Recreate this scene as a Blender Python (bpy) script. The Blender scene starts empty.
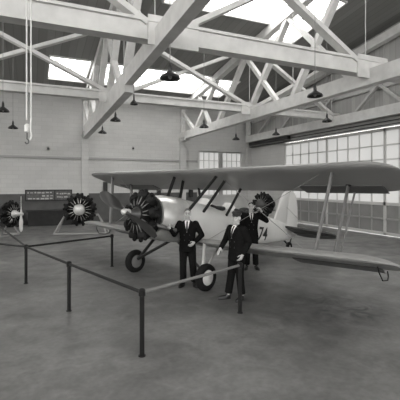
import bpy, bmesh, math, random
from math import sin, cos, pi, radians, sqrt, atan2
from mathutils import Vector, Matrix, Euler
from mathutils.bvhtree import BVHTree
random.seed(7)
scn = bpy.context.scene
COL = scn.collection
V = Vector

# ------------------------------------------------------------------ camera
TH = radians(24.1); ST, CT = sin(TH), cos(TH); F = 380.0; HZ = 184.0; CAMZ = 2.35
cam = bpy.data.cameras.new('camera'); camo = bpy.data.objects.new('camera', cam); COL.objects.link(camo)
camo.location = (0, 0, CAMZ); camo.rotation_euler = (pi/2, 0, -TH)
cam.sensor_width = 36; cam.lens = F/400*36; cam.shift_y = -(200-HZ)/400; cam.clip_end = 300
scn.camera = camo

def G(r, d, z=0.0):                       # metres right of / ahead of the viewpoint -> room coordinates
    return V((d*ST + r*CT, d*CT - r*ST, z))
def P(px, py, d):
    return G((px-200)/F*d, d, CAMZ + (HZ-py)/F*d)

# ------------------------------------------------------------------ materials
def mat(name, col, rough=0.6, metal=0.0, noise=0.0, nscale=6.0, bump=0.0, bscale=40.0, emit=None, spec=0.5, stretch=None):
    m = bpy.data.materials.new(name); m.use_nodes = True
    nt = m.node_tree; b = nt.nodes['Principled BSDF']
    if not isinstance(col, tuple): col = (col, col*0.99, col*0.965)
    b.inputs['Base Color'].default_value = (*col, 1); b.inputs['Roughness'].default_value = rough
    b.inputs['Metallic'].default_value = metal; b.inputs['Specular IOR Level'].default_value = spec
    if noise or bump:
        tc = nt.nodes.new('ShaderNodeTexCoord'); mp = nt.nodes.new('ShaderNodeMapping')
        nt.links.new(tc.outputs['Object'], mp.inputs['Vector'])
        if stretch: mp.inputs['Scale'].default_value = stretch
    if noise:
        n = nt.nodes.new('ShaderNodeTexNoise'); n.inputs['Scale'].default_value = nscale; n.inputs['Detail'].default_value = 5
        nt.links.new(mp.outputs['Vector'], n.inputs['Vector'])
        r = nt.nodes.new('ShaderNodeValToRGB')
        r.color_ramp.elements[0].position = .3; r.color_ramp.elements[1].position = .7
        r.color_ramp.elements[0].color = (*[c*(1-noise) for c in col], 1)
        r.color_ramp.elements[1].color = (*[min(1, c*(1+noise)) for c in col], 1)
        nt.links.new(n.outputs['Fac'], r.inputs['Fac']); nt.links.new(r.outputs['Color'], b.inputs['Base Color'])
    if bump:
        n2 = nt.nodes.new('ShaderNodeTexNoise'); n2.inputs['Scale'].default_value = bscale
        nt.links.new(mp.outputs['Vector'], n2.inputs['Vector'])
        bp = nt.nodes.new('ShaderNodeBump'); bp.inputs['Strength'].default_value = bump; bp.inputs['Distance'].default_value = .02
        nt.links.new(n2.outputs['Fac'], bp.inputs['Height']); nt.links.new(bp.outputs['Normal'], b.inputs['Normal'])
    if emit:
        b.inputs['Emission Color'].default_value = (1, .995, .975, 1); b.inputs['Emission Strength'].default_value = emit
    return m

M = {}
M['timber'] = mat('painted_timber', .62, .6, noise=.10, nscale=3)
M['timber_dim'] = mat('painted_timber_grey', .44, .6, noise=.12, nscale=3)
M['steel_rod'] = mat('painted_rod', .5, .5)
M['floor'] = None
M['black_pipe'] = mat('black_pipe', .008, .5, spec=.3)
M['lit_pipe'] = mat('lit_rail_pipe', .20, .4, metal=.3)  # paler copy of the pipe: light on one rail put into its colour
M['suit'] = mat('dark_wool', .008, .9, noise=.25, nscale=30, bump=.3, bscale=60, spec=.05)
M['suit2'] = mat('dark_wool_blue', .009, .9, noise=.25, nscale=30, bump=.3, bscale=60, spec=.05)
M['trouser'] = mat('trouser_wool', .010, .9, noise=.25, nscale=30, bump=.3, bscale=50, spec=.05)
M['skin'] = mat('skin', .46, .55)
M['hair'] = mat('hair', .02, .6, noise=.4, nscale=60)
M['hair_grey'] = mat('hair_light', .13, .6, noise=.4, nscale=60)
M['shirt'] = mat('white_shirt', .75, .8)
M['tie'] = mat('necktie', .02, .6)
M['shoe'] = mat('shoe_leather', .012, .3)
M['eye'] = mat('eye', .01, .2)
M['fabric'] = mat('doped_fabric', .60, .35, noise=.06, nscale=2)
M['wing_top'] = mat('wing_fabric', .29, .30, noise=.08, nscale=1.5)
M['tail_fabric'] = mat('tail_fabric', .60, .4)
M['ail'] = mat('aileron_fabric_shaded', .10, .4)  # darker than the wings: shade below them put into the colour
M['stabmat'] = mat('stabilizer_fabric', .05, .45)  # one even tone, much darker than the fin and rudder fabric
M['cowl'] = mat('polished_cowl', .75, .28, metal=.6, noise=.12, nscale=4)
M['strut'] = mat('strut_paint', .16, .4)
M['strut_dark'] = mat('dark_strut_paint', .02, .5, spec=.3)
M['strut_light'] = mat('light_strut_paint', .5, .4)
M['wire'] = mat('steel_wire', .35, .35, metal=.6)
M['engine'] = mat('engine_black', .007, .6, spec=.2)
M['fin'] = mat('cylinder_fins', .009, .6, spec=.2)
M['alu'] = mat('cast_aluminium', .6, .4, metal=.5, noise=.15, nscale=20)
M['casegrey'] = mat('engine_case_grey', .06, .4, metal=.3)
M['pushrod'] = mat('pushrod_steel', .22, .4, metal=.5)
M['exhaust'] = mat('exhaust_metal', .12, .4, metal=.5)
M['steel'] = mat('bright_steel', .6, .3, metal=.8)
M['prop'] = mat('propeller_metal', .045, .35, metal=.5)
M['prop_white'] = mat('white_propeller', .72, .4)
M['tyre'] = mat('tyre_rubber', .009, .8, spec=.2)
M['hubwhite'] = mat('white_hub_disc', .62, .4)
M['number'] = mat('number_paint', .008, .6)
M['leather'] = mat('cockpit_leather', .015, .6)
M['glass'] = mat('windscreen_glass', .85, .08)
M['lamp'] = mat('lamp_enamel', .02, .4)
M['lampwhite'] = mat('lamp_inner', .55, .5)
M['bulb'] = mat('lamp_bulb', .35, .2)
M['cord'] = mat('lamp_cord', .25, .6)
M['rope'] = mat('white_rope', .72, .9, bump=.5, bscale=80)
M['hook'] = mat('hoist_iron', .10, .5)
M['stand'] = mat('stand_steel', .34, .5)
M['crate'] = mat('dark_crate', .015, .7, noise=.3, nscale=4)
M['board'] = mat('board_frame', .012, .5)
M['boardface'] = mat('board_face', .09, .6, noise=.3, nscale=12)
M['boardink'] = mat('board_light_mark', .42, .6)
M['panel'] = mat('door_panel', .24, .55, noise=.12, nscale=1.5)
M['doorframe'] = mat('door_frame_paint', .55, .5)
M['batten'] = mat('batten_paint', .32, .5)
M['winframe'] = mat('window_frame_paint', .5, .5)
M['pane'] = mat('daylit_glass', .5, .15, emit=.30)
M['skypane'] = mat('skylight_glass', .6, .3, emit=4.2)
M['left_fill_pane'] = mat('left_fill_glow', .5, .2, emit=4)  # glowing pane of the added left window
M['rail'] = mat('door_track', .018, .5)
M['dado'] = mat('dado_paint', .075, .6, noise=.15, nscale=2)
M['dkbox'] = mat('dark_box', .015, .5)

def tex_wall():
    m = bpy.data.materials.new('painted_brick'); m.use_nodes = True; nt = m.node_tree; b = nt.nodes['Principled BSDF']
    g = nt.nodes.new('ShaderNodeNewGeometry'); s = nt.nodes.new('ShaderNodeSeparateXYZ'); nt.links.new(g.outputs['Position'], s.inputs[0])
    ad = nt.nodes.new('ShaderNodeMath'); ad.operation = 'ADD'; nt.links.new(s.outputs['X'], ad.inputs[0]); nt.links.new(s.outputs['Y'], ad.inputs[1])
    c = nt.nodes.new('ShaderNodeCombineXYZ'); nt.links.new(ad.outputs[0], c.inputs['X']); nt.links.new(s.outputs['Z'], c.inputs['Y'])
    br = nt.nodes.new('ShaderNodeTexBrick'); nt.links.new(c.outputs[0], br.inputs['Vector'])
    br.inputs['Scale'].default_value = 1; br.inputs['Brick Width'].default_value = .6; br.inputs['Row Height'].default_value = .24
    br.inputs['Mortar Size'].default_value = .012
    br.inputs['Color1'].default_value = (.53, .525, .512, 1); br.inputs['Color2'].default_value = (.50, .496, .484, 1); br.inputs['Mortar'].default_value = (.465, .461, .449, 1)
    n = nt.nodes.new('ShaderNodeTexNoise'); n.inputs['Scale'].default_value = .5; n.inputs['Detail'].default_value = 4; nt.links.new(g.outputs['Position'], n.inputs['Vector'])
    mr = nt.nodes.new('ShaderNodeMapRange'); mr.inputs['To Min'].default_value = .82; mr.inputs['To Max'].default_value = 1.14; nt.links.new(n.outputs['Fac'], mr.inputs['Value'])
    mx = nt.nodes.new('ShaderNodeMix'); mx.data_type = 'RGBA'; mx.blend_type = 'MULTIPLY'; mx.inputs['Factor'].default_value = 1
    nt.links.new(br.outputs['Color'], mx.inputs['A']); nt.links.new(mr.outputs[0], mx.inputs['B']); nt.links.new(mx.outputs['Result'], b.inputs['Base Color'])
    b.inputs['Roughness'].default_value = .75
    bp = nt.nodes.new('ShaderNodeBump'); bp.inputs['Strength'].default_value = .5; bp.inputs['Distance'].default_value = .01
    nt.links.new(br.outputs['Fac'], bp.inputs['Height']); bp.invert = True; nt.links.new(bp.outputs['Normal'], b.inputs['Normal'])
    return m
def tex_boards(name, col, axis, width, dark=.75):
    m = bpy.data.materials.new(name); m.use_nodes = True; nt = m.node_tree; b = nt.nodes['Principled BSDF']
    g = nt.nodes.new('ShaderNodeNewGeometry'); s = nt.nodes.new('ShaderNodeSeparateXYZ'); nt.links.new(g.outputs['Position'], s.inputs[0])
    d = nt.nodes.new('ShaderNodeMath'); d.operation = 'DIVIDE'; d.inputs[1].default_value = width; nt.links.new(s.outputs[axis], d.inputs[0])
    fr = nt.nodes.new('ShaderNodeMath'); fr.operation = 'FRACT'; nt.links.new(d.outputs[0], fr.inputs[0])
    r = nt.nodes.new('ShaderNodeValToRGB'); e = r.color_ramp.elements
    e[0].position = 0; e[0].color = (*[c*dark for c in col], 1); e[1].position = .16; e[1].color = (*col, 1)
    nt.links.new(fr.outputs[0], r.inputs['Fac'])
    fl = nt.nodes.new('ShaderNodeMath'); fl.operation = 'FLOOR'; nt.links.new(d.outputs[0], fl.inputs[0])
    wn = nt.nodes.new('ShaderNodeTexWhiteNoise'); wn.noise_dimensions = '1D'; nt.links.new(fl.outputs[0], wn.inputs['W'])
    mr = nt.nodes.new('ShaderNodeMapRange'); mr.inputs['To Min'].default_value = .85; mr.inputs['To Max'].default_value = 1.12; nt.links.new(wn.outputs['Value'], mr.inputs['Value'])
    mx = nt.nodes.new('ShaderNodeMix'); mx.data_type = 'RGBA'; mx.blend_type = 'MULTIPLY'; mx.inputs['Factor'].default_value = 1
    nt.links.new(r.outputs['Color'], mx.inputs['A']); nt.links.new(mr.outputs[0], mx.inputs['B']); nt.links.new(mx.outputs['Result'], b.inputs['Base Color'])
    b.inputs['Roughness'].default_value = .7
    bp = nt.nodes.new('ShaderNodeBump'); bp.inputs['Strength'].default_value = .6; bp.inputs['Distance'].default_value = .02
    nt.links.new(r.outputs['Color'], bp.inputs['Height']); nt.links.new(bp.outputs['Normal'], b.inputs['Normal'])
    return m
def tex_floor():
    m = bpy.data.materials.new('stained_concrete'); m.use_nodes = True; nt = m.node_tree; b = nt.nodes['Principled BSDF']
    g = nt.nodes.new('ShaderNodeNewGeometry')
    def noise(sc, det, lo, hi, dist=0):
        n = nt.nodes.new('ShaderNodeTexNoise'); n.inputs['Scale'].default_value = sc; n.inputs['Detail'].default_value = det; n.inputs['Distortion'].default_value = dist
        nt.links.new(g.outputs['Position'], n.inputs['Vector'])
        mr = nt.nodes.new('ShaderNodeMapRange'); mr.inputs['From Min'].default_value = .3; mr.inputs['From Max'].default_value = .7
        mr.inputs['To Min'].default_value = lo; mr.inputs['To Max'].default_value = hi; nt.links.new(n.outputs['Fac'], mr.inputs['Value']); return mr.outputs[0]
    def mul(a, c):
        x = nt.nodes.new('ShaderNodeMath'); x.operation = 'MULTIPLY'; nt.links.new(a, x.inputs[0])
        if isinstance(c, float): x.inputs[1].default_value = c
        else: nt.links.new(c, x.inputs[1])
        return x.outputs[0]
    v = mul(mul(noise(.55, 4, .72, 1.25, .4), noise(2.6, 6, .78, 1.2, .8)), noise(14., 4, .86, 1.12))
    def stain(cx, cy, rad, depth, sc):
        vm = nt.nodes.new('ShaderNodeVectorMath'); vm.operation = 'DISTANCE'; nt.links.new(g.outputs['Position'], vm.inputs[0]); vm.inputs[1].default_value = (cx, cy, 0)
        mr = nt.nodes.new('ShaderNodeMapRange'); mr.inputs['From Min'].default_value = 0; mr.inputs['From Max'].default_value = rad; mr.inputs['To Min'].default_value = 1; mr.inputs['To Max'].default_value = 0
        nt.links.new(vm.outputs['Value'], mr.inputs['Value'])
        k = mul(mr.outputs[0], noise(sc, 5, 0., 1.4, 1.2))
        y = nt.nodes.new('ShaderNodeMath'); y.operation = 'MULTIPLY_ADD'; nt.links.new(k, y.inputs[0]); y.inputs[1].default_value = -depth; y.inputs[2].default_value = 1; y.use_clamp = True
        return y.outputs[0]
    p = G(2.7, 7.2); v = mul(v, stain(p.x, p.y, 1.5, 1.1, 2.6))
    p = G(1.3, 6.6); v = mul(v, stain(p.x, p.y, 1.6, .4, 1.5))
    p = G(.1, 7.6); v = mul(v, stain(p.x, p.y, 1.0, .4, 2.))
    v = mul(v, .15)
    c = nt.nodes.new('ShaderNodeCombineColor'); nt.links.new(v, c.inputs[0]); nt.links.new(mul(v, .99), c.inputs[1]); nt.links.new(mul(v, .965), c.inputs[2])
    nt.links.new(c.outputs[0], b.inputs['Base Color'])
    nt.links.new(noise(1.8, 4, .30, .50), b.inputs['Roughness']); b.inputs['Specular IOR Level'].default_value = .6
    return m
M['brick'] = tex_wall(); M['floor'] = tex_floor()
M['ceil'] = tex_boards('ribbed_roof_deck', (.24, .238, .228), 'X', .32)
M['siding'] = tex_boards('vertical_siding', (.36,.357,.345), 'Y', .28)

# ------------------------------------------------------------------ mesh helpers
class MB:
    def __init__(s): s.bm = bmesh.new()
    def face(s, vs):
        try: return s.bm.faces.new(vs)
        except ValueError: return None
    def box(s, a, b):
        x0, y0, z0 = a; x1, y1, z1 = b
        v = [s.bm.verts.new(p) for p in ((x0,y0,z0),(x1,y0,z0),(x1,y1,z0),(x0,y1,z0),(x0,y0,z1),(x1,y0,z1),(x1,y1,z1),(x0,y1,z1))]
        for q in ((3,2,1,0),(4,5,6,7),(0,1,5,4),(1,2,6,5),(2,3,7,6),(3,0,4,7)): s.face([v[i] for i in q])
        return s
    def beam(s, p0, p1, w, h, up=(0,0,1)):
        p0, p1 = V(p0), V(p1); d = (p1-p0).normalized(); u = V(up)
        if abs(d.dot(u)) > .98: u = V((0,1,0))
        side = d.cross(u).normalized(); u = side.cross(d).normalized()
        r = []
        for p in (p0, p1): r.append([s.bm.verts.new(p + side*a*w/2 + u*b*h/2) for a, b in ((-1,-1),(1,-1),(1,1),(-1,1))])
        s.face(r[0][::-1]); s.face(r[1])
        for i in range(4): s.face([r[0][i], r[0][(i+1)%4], r[1][(i+1)%4], r[1][i]])
        return s
    def ring(s, pts): return [s.bm.verts.new(p) for p in pts]
    def loft(s, rings, caps=True, closed=False):
        R = [s.ring(r) for r in rings]; n = len(R[0])
        for a, b in zip(R[:-1], R[1:]):
            for i in range(n): s.face([a[i], a[(i+1)%n], b[(i+1)%n], b[i]])
        if closed:
            a, b = R[-1], R[0]
            for i in range(n): s.face([a[i], a[(i+1)%n], b[(i+1)%n], b[i]])
        elif caps: s.face(R[0][::-1]); s.face(R[-1])
        return s
    def tube(s, pts, r, n=10, caps=True, r1=None):
        pts = [V(p) for p in pts]; rings = []; prev = None; m = len(pts)
        for i, p in enumerate(pts):
            t = (pts[min(i+1, m-1)] - pts[max(i-1, 0)]).normalized()
            if prev is None:
                u = t.cross(V((0,0,1)));  u = t.cross(V((1,0,0))) if u.length < .1 else u
            else: u = prev - t*prev.dot(t)
            u.normalize(); prev = u; w = t.cross(u)
            rr = r if r1 is None else r + (r1-r)*i/(m-1)
            rings.append([p + (u*cos(2*pi*k/n) + w*sin(2*pi*k/n))*rr for k in range(n)])
        return s.loft(rings, caps)
    def estrut(s, p0, p1, a, b, fwd, n=12):      # streamlined strut, long axis of the section along fwd
        p0, p1 = V(p0), V(p1); d = (p1-p0).normalized(); f = V(fwd); f = (f - d*f.dot(d)).normalized(); w = d.cross(f)
        return s.loft([[p + f*a*cos(2*pi*k/n) + w*b*sin(2*pi*k/n) for k in range(n)] for p in (p0, p1)])
    def lathe(s, prof, o, axis, n=20, caps=True):  # prof: (distance along axis, radius)
        o = V(o); ax = V(axis).normalized(); u = ax.cross(V((0,0,1)));  u = ax.cross(V((1,0,0))) if u.length < .1 else u
        u.normalize(); w = ax.cross(u)
        return s.loft([[o + ax*h + (u*cos(2*pi*k/n) + w*sin(2*pi*k/n))*max(r, .0008) for k in range(n)] for h, r in prof], caps)
    def ell(s, c, rad, rot=None, n=16, m=10):
        c = V(c); rot = rot or Matrix.Identity(3); rings = []
        for i in range(m+1):
            a = -pi/2 + pi*i/m; a = max(min(a, pi/2-.03), -pi/2+.03)
            rings.append([c + rot @ V((rad[0]*cos(a)*cos(2*pi*k/n), rad[1]*cos(a)*sin(2*pi*k/n), rad[2]*sin(a))) for k in range(n)])
        return s.loft(rings)
    def cap(s, p0, r0, p1, r1, n=14):             # tapered capsule
        p0, p1 = V(p0), V(p1); L = (p1-p0).length
        prof = [(-r0*cos(a), r0*sin(a)) for a in [pi/2*i/5 for i in range(6)]] + [(L + r1*sin(a), r1*cos(a)) for a in [pi/2*i/5 for i in range(6)]]
        return s.lathe(prof, p0, p1-p0, n)
    def torus(s, c, axis, R, r, n=28, m=10, sq=1.0):
        c = V(c); ax = V(axis).normalized(); u = ax.cross(V((0,0,1)));  u = ax.cross(V((1,0,0))) if u.length < .1 else u
        u.normalize(); w = ax.cross(u); rings = []
        for i in range(n):
            e = u*cos(2*pi*i/n) + w*sin(2*pi*i/n)
            rings.append([c + e*(R + r*cos(2*pi*k/m)) + ax*r*sq*sin(2*pi*k/m) for k in range(m)])
        return s.loft(rings, closed=True)
    def build(s, name, material, parent=None, smooth=True, sharp=35):
        bmesh.ops.recalc_face_normals(s.bm, faces=s.bm.faces)
        me = bpy.data.meshes.new(name)
        top = parent
        while top is not None and top.parent is not None: top = top.parent
        if top is not None and top.get('_wp'):
            off = V(top['_wp']); bmesh.ops.translate(s.bm, vec=-off, verts=s.bm.verts)
        s.bm.to_mesh(me); s.bm.free()
        me.materials.append(material)
        if smooth:
            for p in me.polygons: p.use_smooth = True
            me.set_sharp_from_angle(angle=radians(sharp))
        o = bpy.data.objects.new(name, me); COL.objects.link(o)
        if parent is not None: o.parent = parent
        return o
def tag(o, label=None, cat=None, group=None, kind=None):
    if label: o['label'] = label
    if cat: o['category'] = cat
    if group: o['group'] = group
    if kind: o['kind'] = kind
    return o
def thing(name, label, cat, loc=(0,0,0), group=None, rot=None):
    o = bpy.data.objects.new(name, None); COL.objects.link(o); o.location = loc; o.empty_display_size = .2
    if rot: o.rotation_euler = rot
    else: o['_wp'] = list(loc)          # parts are written in room coordinates and moved to the base point
    return tag(o, label, cat, group)
def copy_tree(o, loc, rotz=None):
    c = o.copy(); COL.objects.link(c); c.location = loc
    if rotz is not None: c.rotation_euler = (0, 0, rotz)
    for ch in [x for x in COL.objects if x.parent == o]:
        d = ch.copy(); COL.objects.link(d); d.parent = c
        for g in [x for x in COL.objects if x.parent == ch]:
            e = g.copy(); COL.objects.link(e); e.parent = d
    return c
def struct(o): o['kind'] = 'structure'; return o
def remesh(mb, name, material, voxel, parent=None, smooth=3):
    o = mb.build(name, material, parent)
    md = o.modifiers.new('r', 'REMESH'); md.mode = 'VOXEL'; md.voxel_size = voxel
    if smooth:
        sm = o.modifiers.new('s', 'SMOOTH'); sm.iterations = smooth; sm.factor = .5
    dg = bpy.context.evaluated_depsgraph_get(); dg.update()
    me = bpy.data.meshes.new_from_object(o.evaluated_get(dg)); o.modifiers.clear()
    for p in me.polygons: p.use_smooth = True
    if not me.materials: me.materials.append(material)
    o.data = me
    return o

# ------------------------------------------------------------------ the hall
XR, YB, XL, YF = 14.7, 24.0, -13.0, -9.0
def roof(y): return 7.7 + .14*(YB - y)
mb = MB(); mb.box((XL-.3, YF, -.3), (XR+.3, YB+.3, 0)); struct(mb.build('floor', M['floor'], smooth=False))
# ceiling with openings for the skylights
SKY = [(.85, 2.78, 19.1, 21.8), (3.5, 9.25, 19.1, 21.8), (9.75, 11.2, 19.3, 21.9), (4.5, 9.3, 11.2, 13.5), (9.6, 11.3, 11.2, 14.6),
       (-11, -4, 11, 13.7), (-11, -4, 19.1, 21.8)]
xs = sorted({XL-.3, XR+.3} | {a for s in SKY for a in s[:2]}); ys = sorted({YF, YB+.3} | {a for s in SKY for a in s[2:]})
mb = MB()
for x0, x1 in zip(xs[:-1], xs[1:]):
    for y0, y1 in zip(ys[:-1], ys[1:]):
        cx, cy = (x0+x1)/2, (y0+y1)/2
        if any(s[0] < cx < s[1] and s[2] < cy < s[3] for s in SKY): continue
        v = [mb.bm.verts.new((x, y, roof(y)+dz)) for dz in (0, .12) for x, y in ((x0,y0),(x1,y0),(x1,y1),(x0,y1))]
        for q in ((3,2,1,0),(4,5,6,7),(0,1,5,4),(1,2,6,5),(2,3,7,6),(3,0,4,7)): mb.face([v[i] for i in q])
struct(mb.build('ceiling', M['ceil'], smooth=False))
for i, (x0, x1, y0, y1) in enumerate(SKY):
    mb = MB()
    for a, b in (((x0,y0),(x1,y0)),((x0,y1),(x1,y1)),((x0,y0),(x0,y1)),((x1,y0),(x1,y1))):
        mb.beam((*a, roof(a[1])+.03), (*b, roof(b[1])+.03), .07, .2)
    ym = y0*.75 + y1*.25
    mb.beam((x0, ym, roof(ym)+.06), (x1, ym, roof(ym)+.06), .03, .06)
    ym = (y0+y1)/2
    mb.beam((x0, ym, roof(ym)+.06), (x1, ym, roof(ym)+.06), .03, .06)
    fr = struct(mb.build('window_%d' % (i+3), M['winframe'], smooth=False))
    mb = MB(); v = [mb.bm.verts.new((x, y, roof(y)+.08+dz)) for dz in (0, .02) for x, y in ((x0,y0),(x1,y0),(x1,y1),(x0,y1))]
    for q in ((3,2,1,0),(4,5,6,7),(0,1,5,4),(1,2,6,5),(2,3,7,6),(3,0,4,7)): mb.face([v[k] for k in q])
    mb.build('pane', M['skypane'], fr, smooth=False)
# back wall with its window opening
WX0, WX1, WZ0, WZ1 = 10.65, 14.05, 1.55, 4.6
mb = MB()
for a, b in (((XL-.3,0),(WX0,8.6)), ((WX1,0),(XR+.3,8.6)), ((WX0,0),(WX1,WZ0)), ((WX0,WZ1),(WX1,8.6))):
    mb.box((a[0], YB, a[1]), (b[0], YB+.3, min(b[1], roof(YB))))
struct(mb.build('wall_back', M['brick'], smooth=False))
LZ0, LZ1, LY0, LY1 = 4.3, 7.3, -6.0, 16.0
mb = MB(); mb.box((XL-.3, YF, 0), (XL, YB, LZ0)); mb.box((XL-.3, YF, LZ1), (XL, YB, 7.65)); mb.box((XL-.3, YF, LZ0), (XL, LY0, LZ1)); mb.box((XL-.3, LY1, LZ0), (XL, YB, LZ1))
struct(mb.build('wall_left', M['brick'], smooth=False))
mb = MB()
for k in range(23): mb.box((XL-.1, LY0+k*(LY1-LY0)/22-.03, LZ0), (XL, LY0+k*(LY1-LY0)/22+.03, LZ1))
for k in range(5): mb.box((XL-.1, LY0, LZ0+k*(LZ1-LZ0)/4-.03), (XL, LY1, LZ0+k*(LZ1-LZ0)/4+.03))
wl = struct(mb.build('window_2', M['winframe'], smooth=False))  # window added out of view to bring light from the upper left
mb = MB(); mb.box((XL-.16, LY0, LZ0), (XL-.14, LY1, LZ1)); mb.build('pane', M['left_fill_pane'], wl, smooth=False)
mb = MB(); mb.box((XL-.3, YF-.3, 0), (XR+.3, YF, 4.4)); struct(mb.build('wall_light_block', M['brick'], smooth=False))  # unseen low wall, added to keep low light off the wing undersides
# window in the back wall: two sashes
mb = MB(); xm = (WX0+WX1)/2
for x0, x1 in ((WX0, xm-.1), (xm+.1, WX1)):
    for xx in (x0, x1): mb.box((xx-.05, YB-.02, WZ0), (xx+.05, YB+.12, WZ1))
    for k in range(1, 4): xx = x0+(x1-x0)*k/4; mb.box((xx-.014, YB+.02, WZ0), (xx+.014, YB+.08, WZ1))
    for k in range(0, 6): zz = WZ0+(WZ1-WZ0)*k/5; t = .05 if k in (0, 5) else .022; mb.box((x0, YB, zz-t), (x1, YB+.1, zz+t))
mb.box((xm-.1, YB-.02, WZ0), (xm+.1, YB+.12, WZ1)); mb.box((WX0-.1, YB-.08, WZ0-.1), (WX1+.1, YB+.05, WZ0))
w1 = struct(mb.build('window_1', M['winframe'], smooth=False))
mb = MB(); mb.box((WX0, YB+.12, WZ0), (WX1, YB+.14, WZ1)); mb.build('pane', M['pane'], w1, smooth=False)
# dado, ledge and pilasters of the back wall
mb = MB(); mb.box((XL, YB-.03, 0), (10.5, YB, 1.78)); struct(mb.build('trim_1', M['dado'], smooth=False))
mb = MB(); mb.box((XL, YB-.06, 3.86), (10.5, YB, 3.98)); struct(mb.build('trim_2', mat('ledge_paint', .34, .6), smooth=False))
for i, x in enumerate((-3.25, 3.05, 9.4)):
    mb = MB(); mb.box((x-.2, YB-.22, 0), (x+.2, YB, 5.3)); mb.box((x-.24, YB-.26, 5.2), (x+.24, YB, 5.42)); mb.box((x-.13, YB-.14, 5.42), (x+.13, YB, 7.6))
    struct(mb.build('trim_%d' % (i+3), M['brick'], smooth=False))
mb = MB(); mb.box((XR-.3, YB-.3, 0), (XR, YB, 5.0)); mb.box((XR-.18, YB-.18, 5.0), (XR, YB, 7.6)); struct(mb.build('trim_6', M['brick'], smooth=False))
# right wall: siding above, brick at the far end, sliding doors below
DY1 = 19.75
mb = MB()
v = [mb.bm.verts.new(p) for x in (XR, XR+.3) for p in ((x, YF, 4.95), (x, YB, 4.95), (x, YB, roof(YB)), (x, YF, roof(YF)))]
for q in ((3,2,1,0),(4,5,6,7),(0,1,5,4),(1,2,6,5),(2,3,7,6),(3,0,4,7)): mb.face([v[i] for i in q])
wr = struct(mb.build('wall_right', M['siding'], smooth=False))
mb = MB(); mb.box((XR, DY1, 0), (XR+.3, YB, 4.95)); mb.build('brick_return', M['brick'], wr, smooth=False)
PW = .74; LEAF = 5*PW; yy = DY1; k = 0
while yy > YF + LEAF:
    k += 1; y1 = yy - .005; y0 = yy - LEAF + .005; x0, x1 = XR+.02, XR+.12
    mb = MB()
    for y in (y0, y1-.06): mb.box((x0, y, .02), (x1, y+.06, 4.9))
    for z in (.02, 1.38, 4.76): mb.box((x0, y0, z), (x1, y1, z+.14))
    for j in range(1, 5): mb.box((x0+.02, y0+j*(y1-y0)/5-.035, 1.5), (x1-.02, y0+j*(y1-y0)/5+.035, 4.8))
    for z in (2.18, 2.83, 3.47, 4.12): mb.box((x0+.02, y0, z-.03), (x1-.02, y1, z+.03))
    dr = struct(mb.build('door_%d' % k, M['doorframe'], smooth=False))
    mb = MB(); mb.box((x0+.05, y0, 1.5), (x0+.07, y1, 4.8)); mb.build('pane', M['pane'], dr, smooth=False)
    mb = MB(); mb.box((x0+.04, y0, .05), (x1-.02, y1, 1.4)); mb.build('panel', M['panel'], dr, smooth=False)
    for j in range(1, 5):
        y = y0+j*(y1-y0)/5; mb = MB(); mb.box((x0+.005, y-.03, .1), (x0+.045, y+.03, 1.4)); mb.build('batten', M['batten'], dr, smooth=False)
    mb = MB(); mb.box((x0+.005, y0, .72), (x0+.045, y1, .8)); mb.build('cross_rail', M['batten'], dr, smooth=False)
    yy -= LEAF
t = thing('door_track', 'dark steel hanging track running above the sliding doors of the right wall', 'door track', (XR-.2, 8, 5.0))
mb = MB(); mb.box((XR-.22, -6, 4.97), (XR, 23.6, 5.01)); mb.box((XR-.22, -6, 5.13), (XR-.16, 23.6, 5.17)); mb.build('rail', M['rail'], t, smooth=False)
mb = MB(); mb.box((XR-.14, -6, 5.01), (XR, 23.6, 5.3)); mb.build('header', M['timber_dim'], t, smooth=False)
mb = MB(); mb.box((XR-.42, 18.9, 5.1), (XR-.22, 23.4, 5.28)); mb.build('guide_bar', M['rail'], t, smooth=False)

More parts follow.
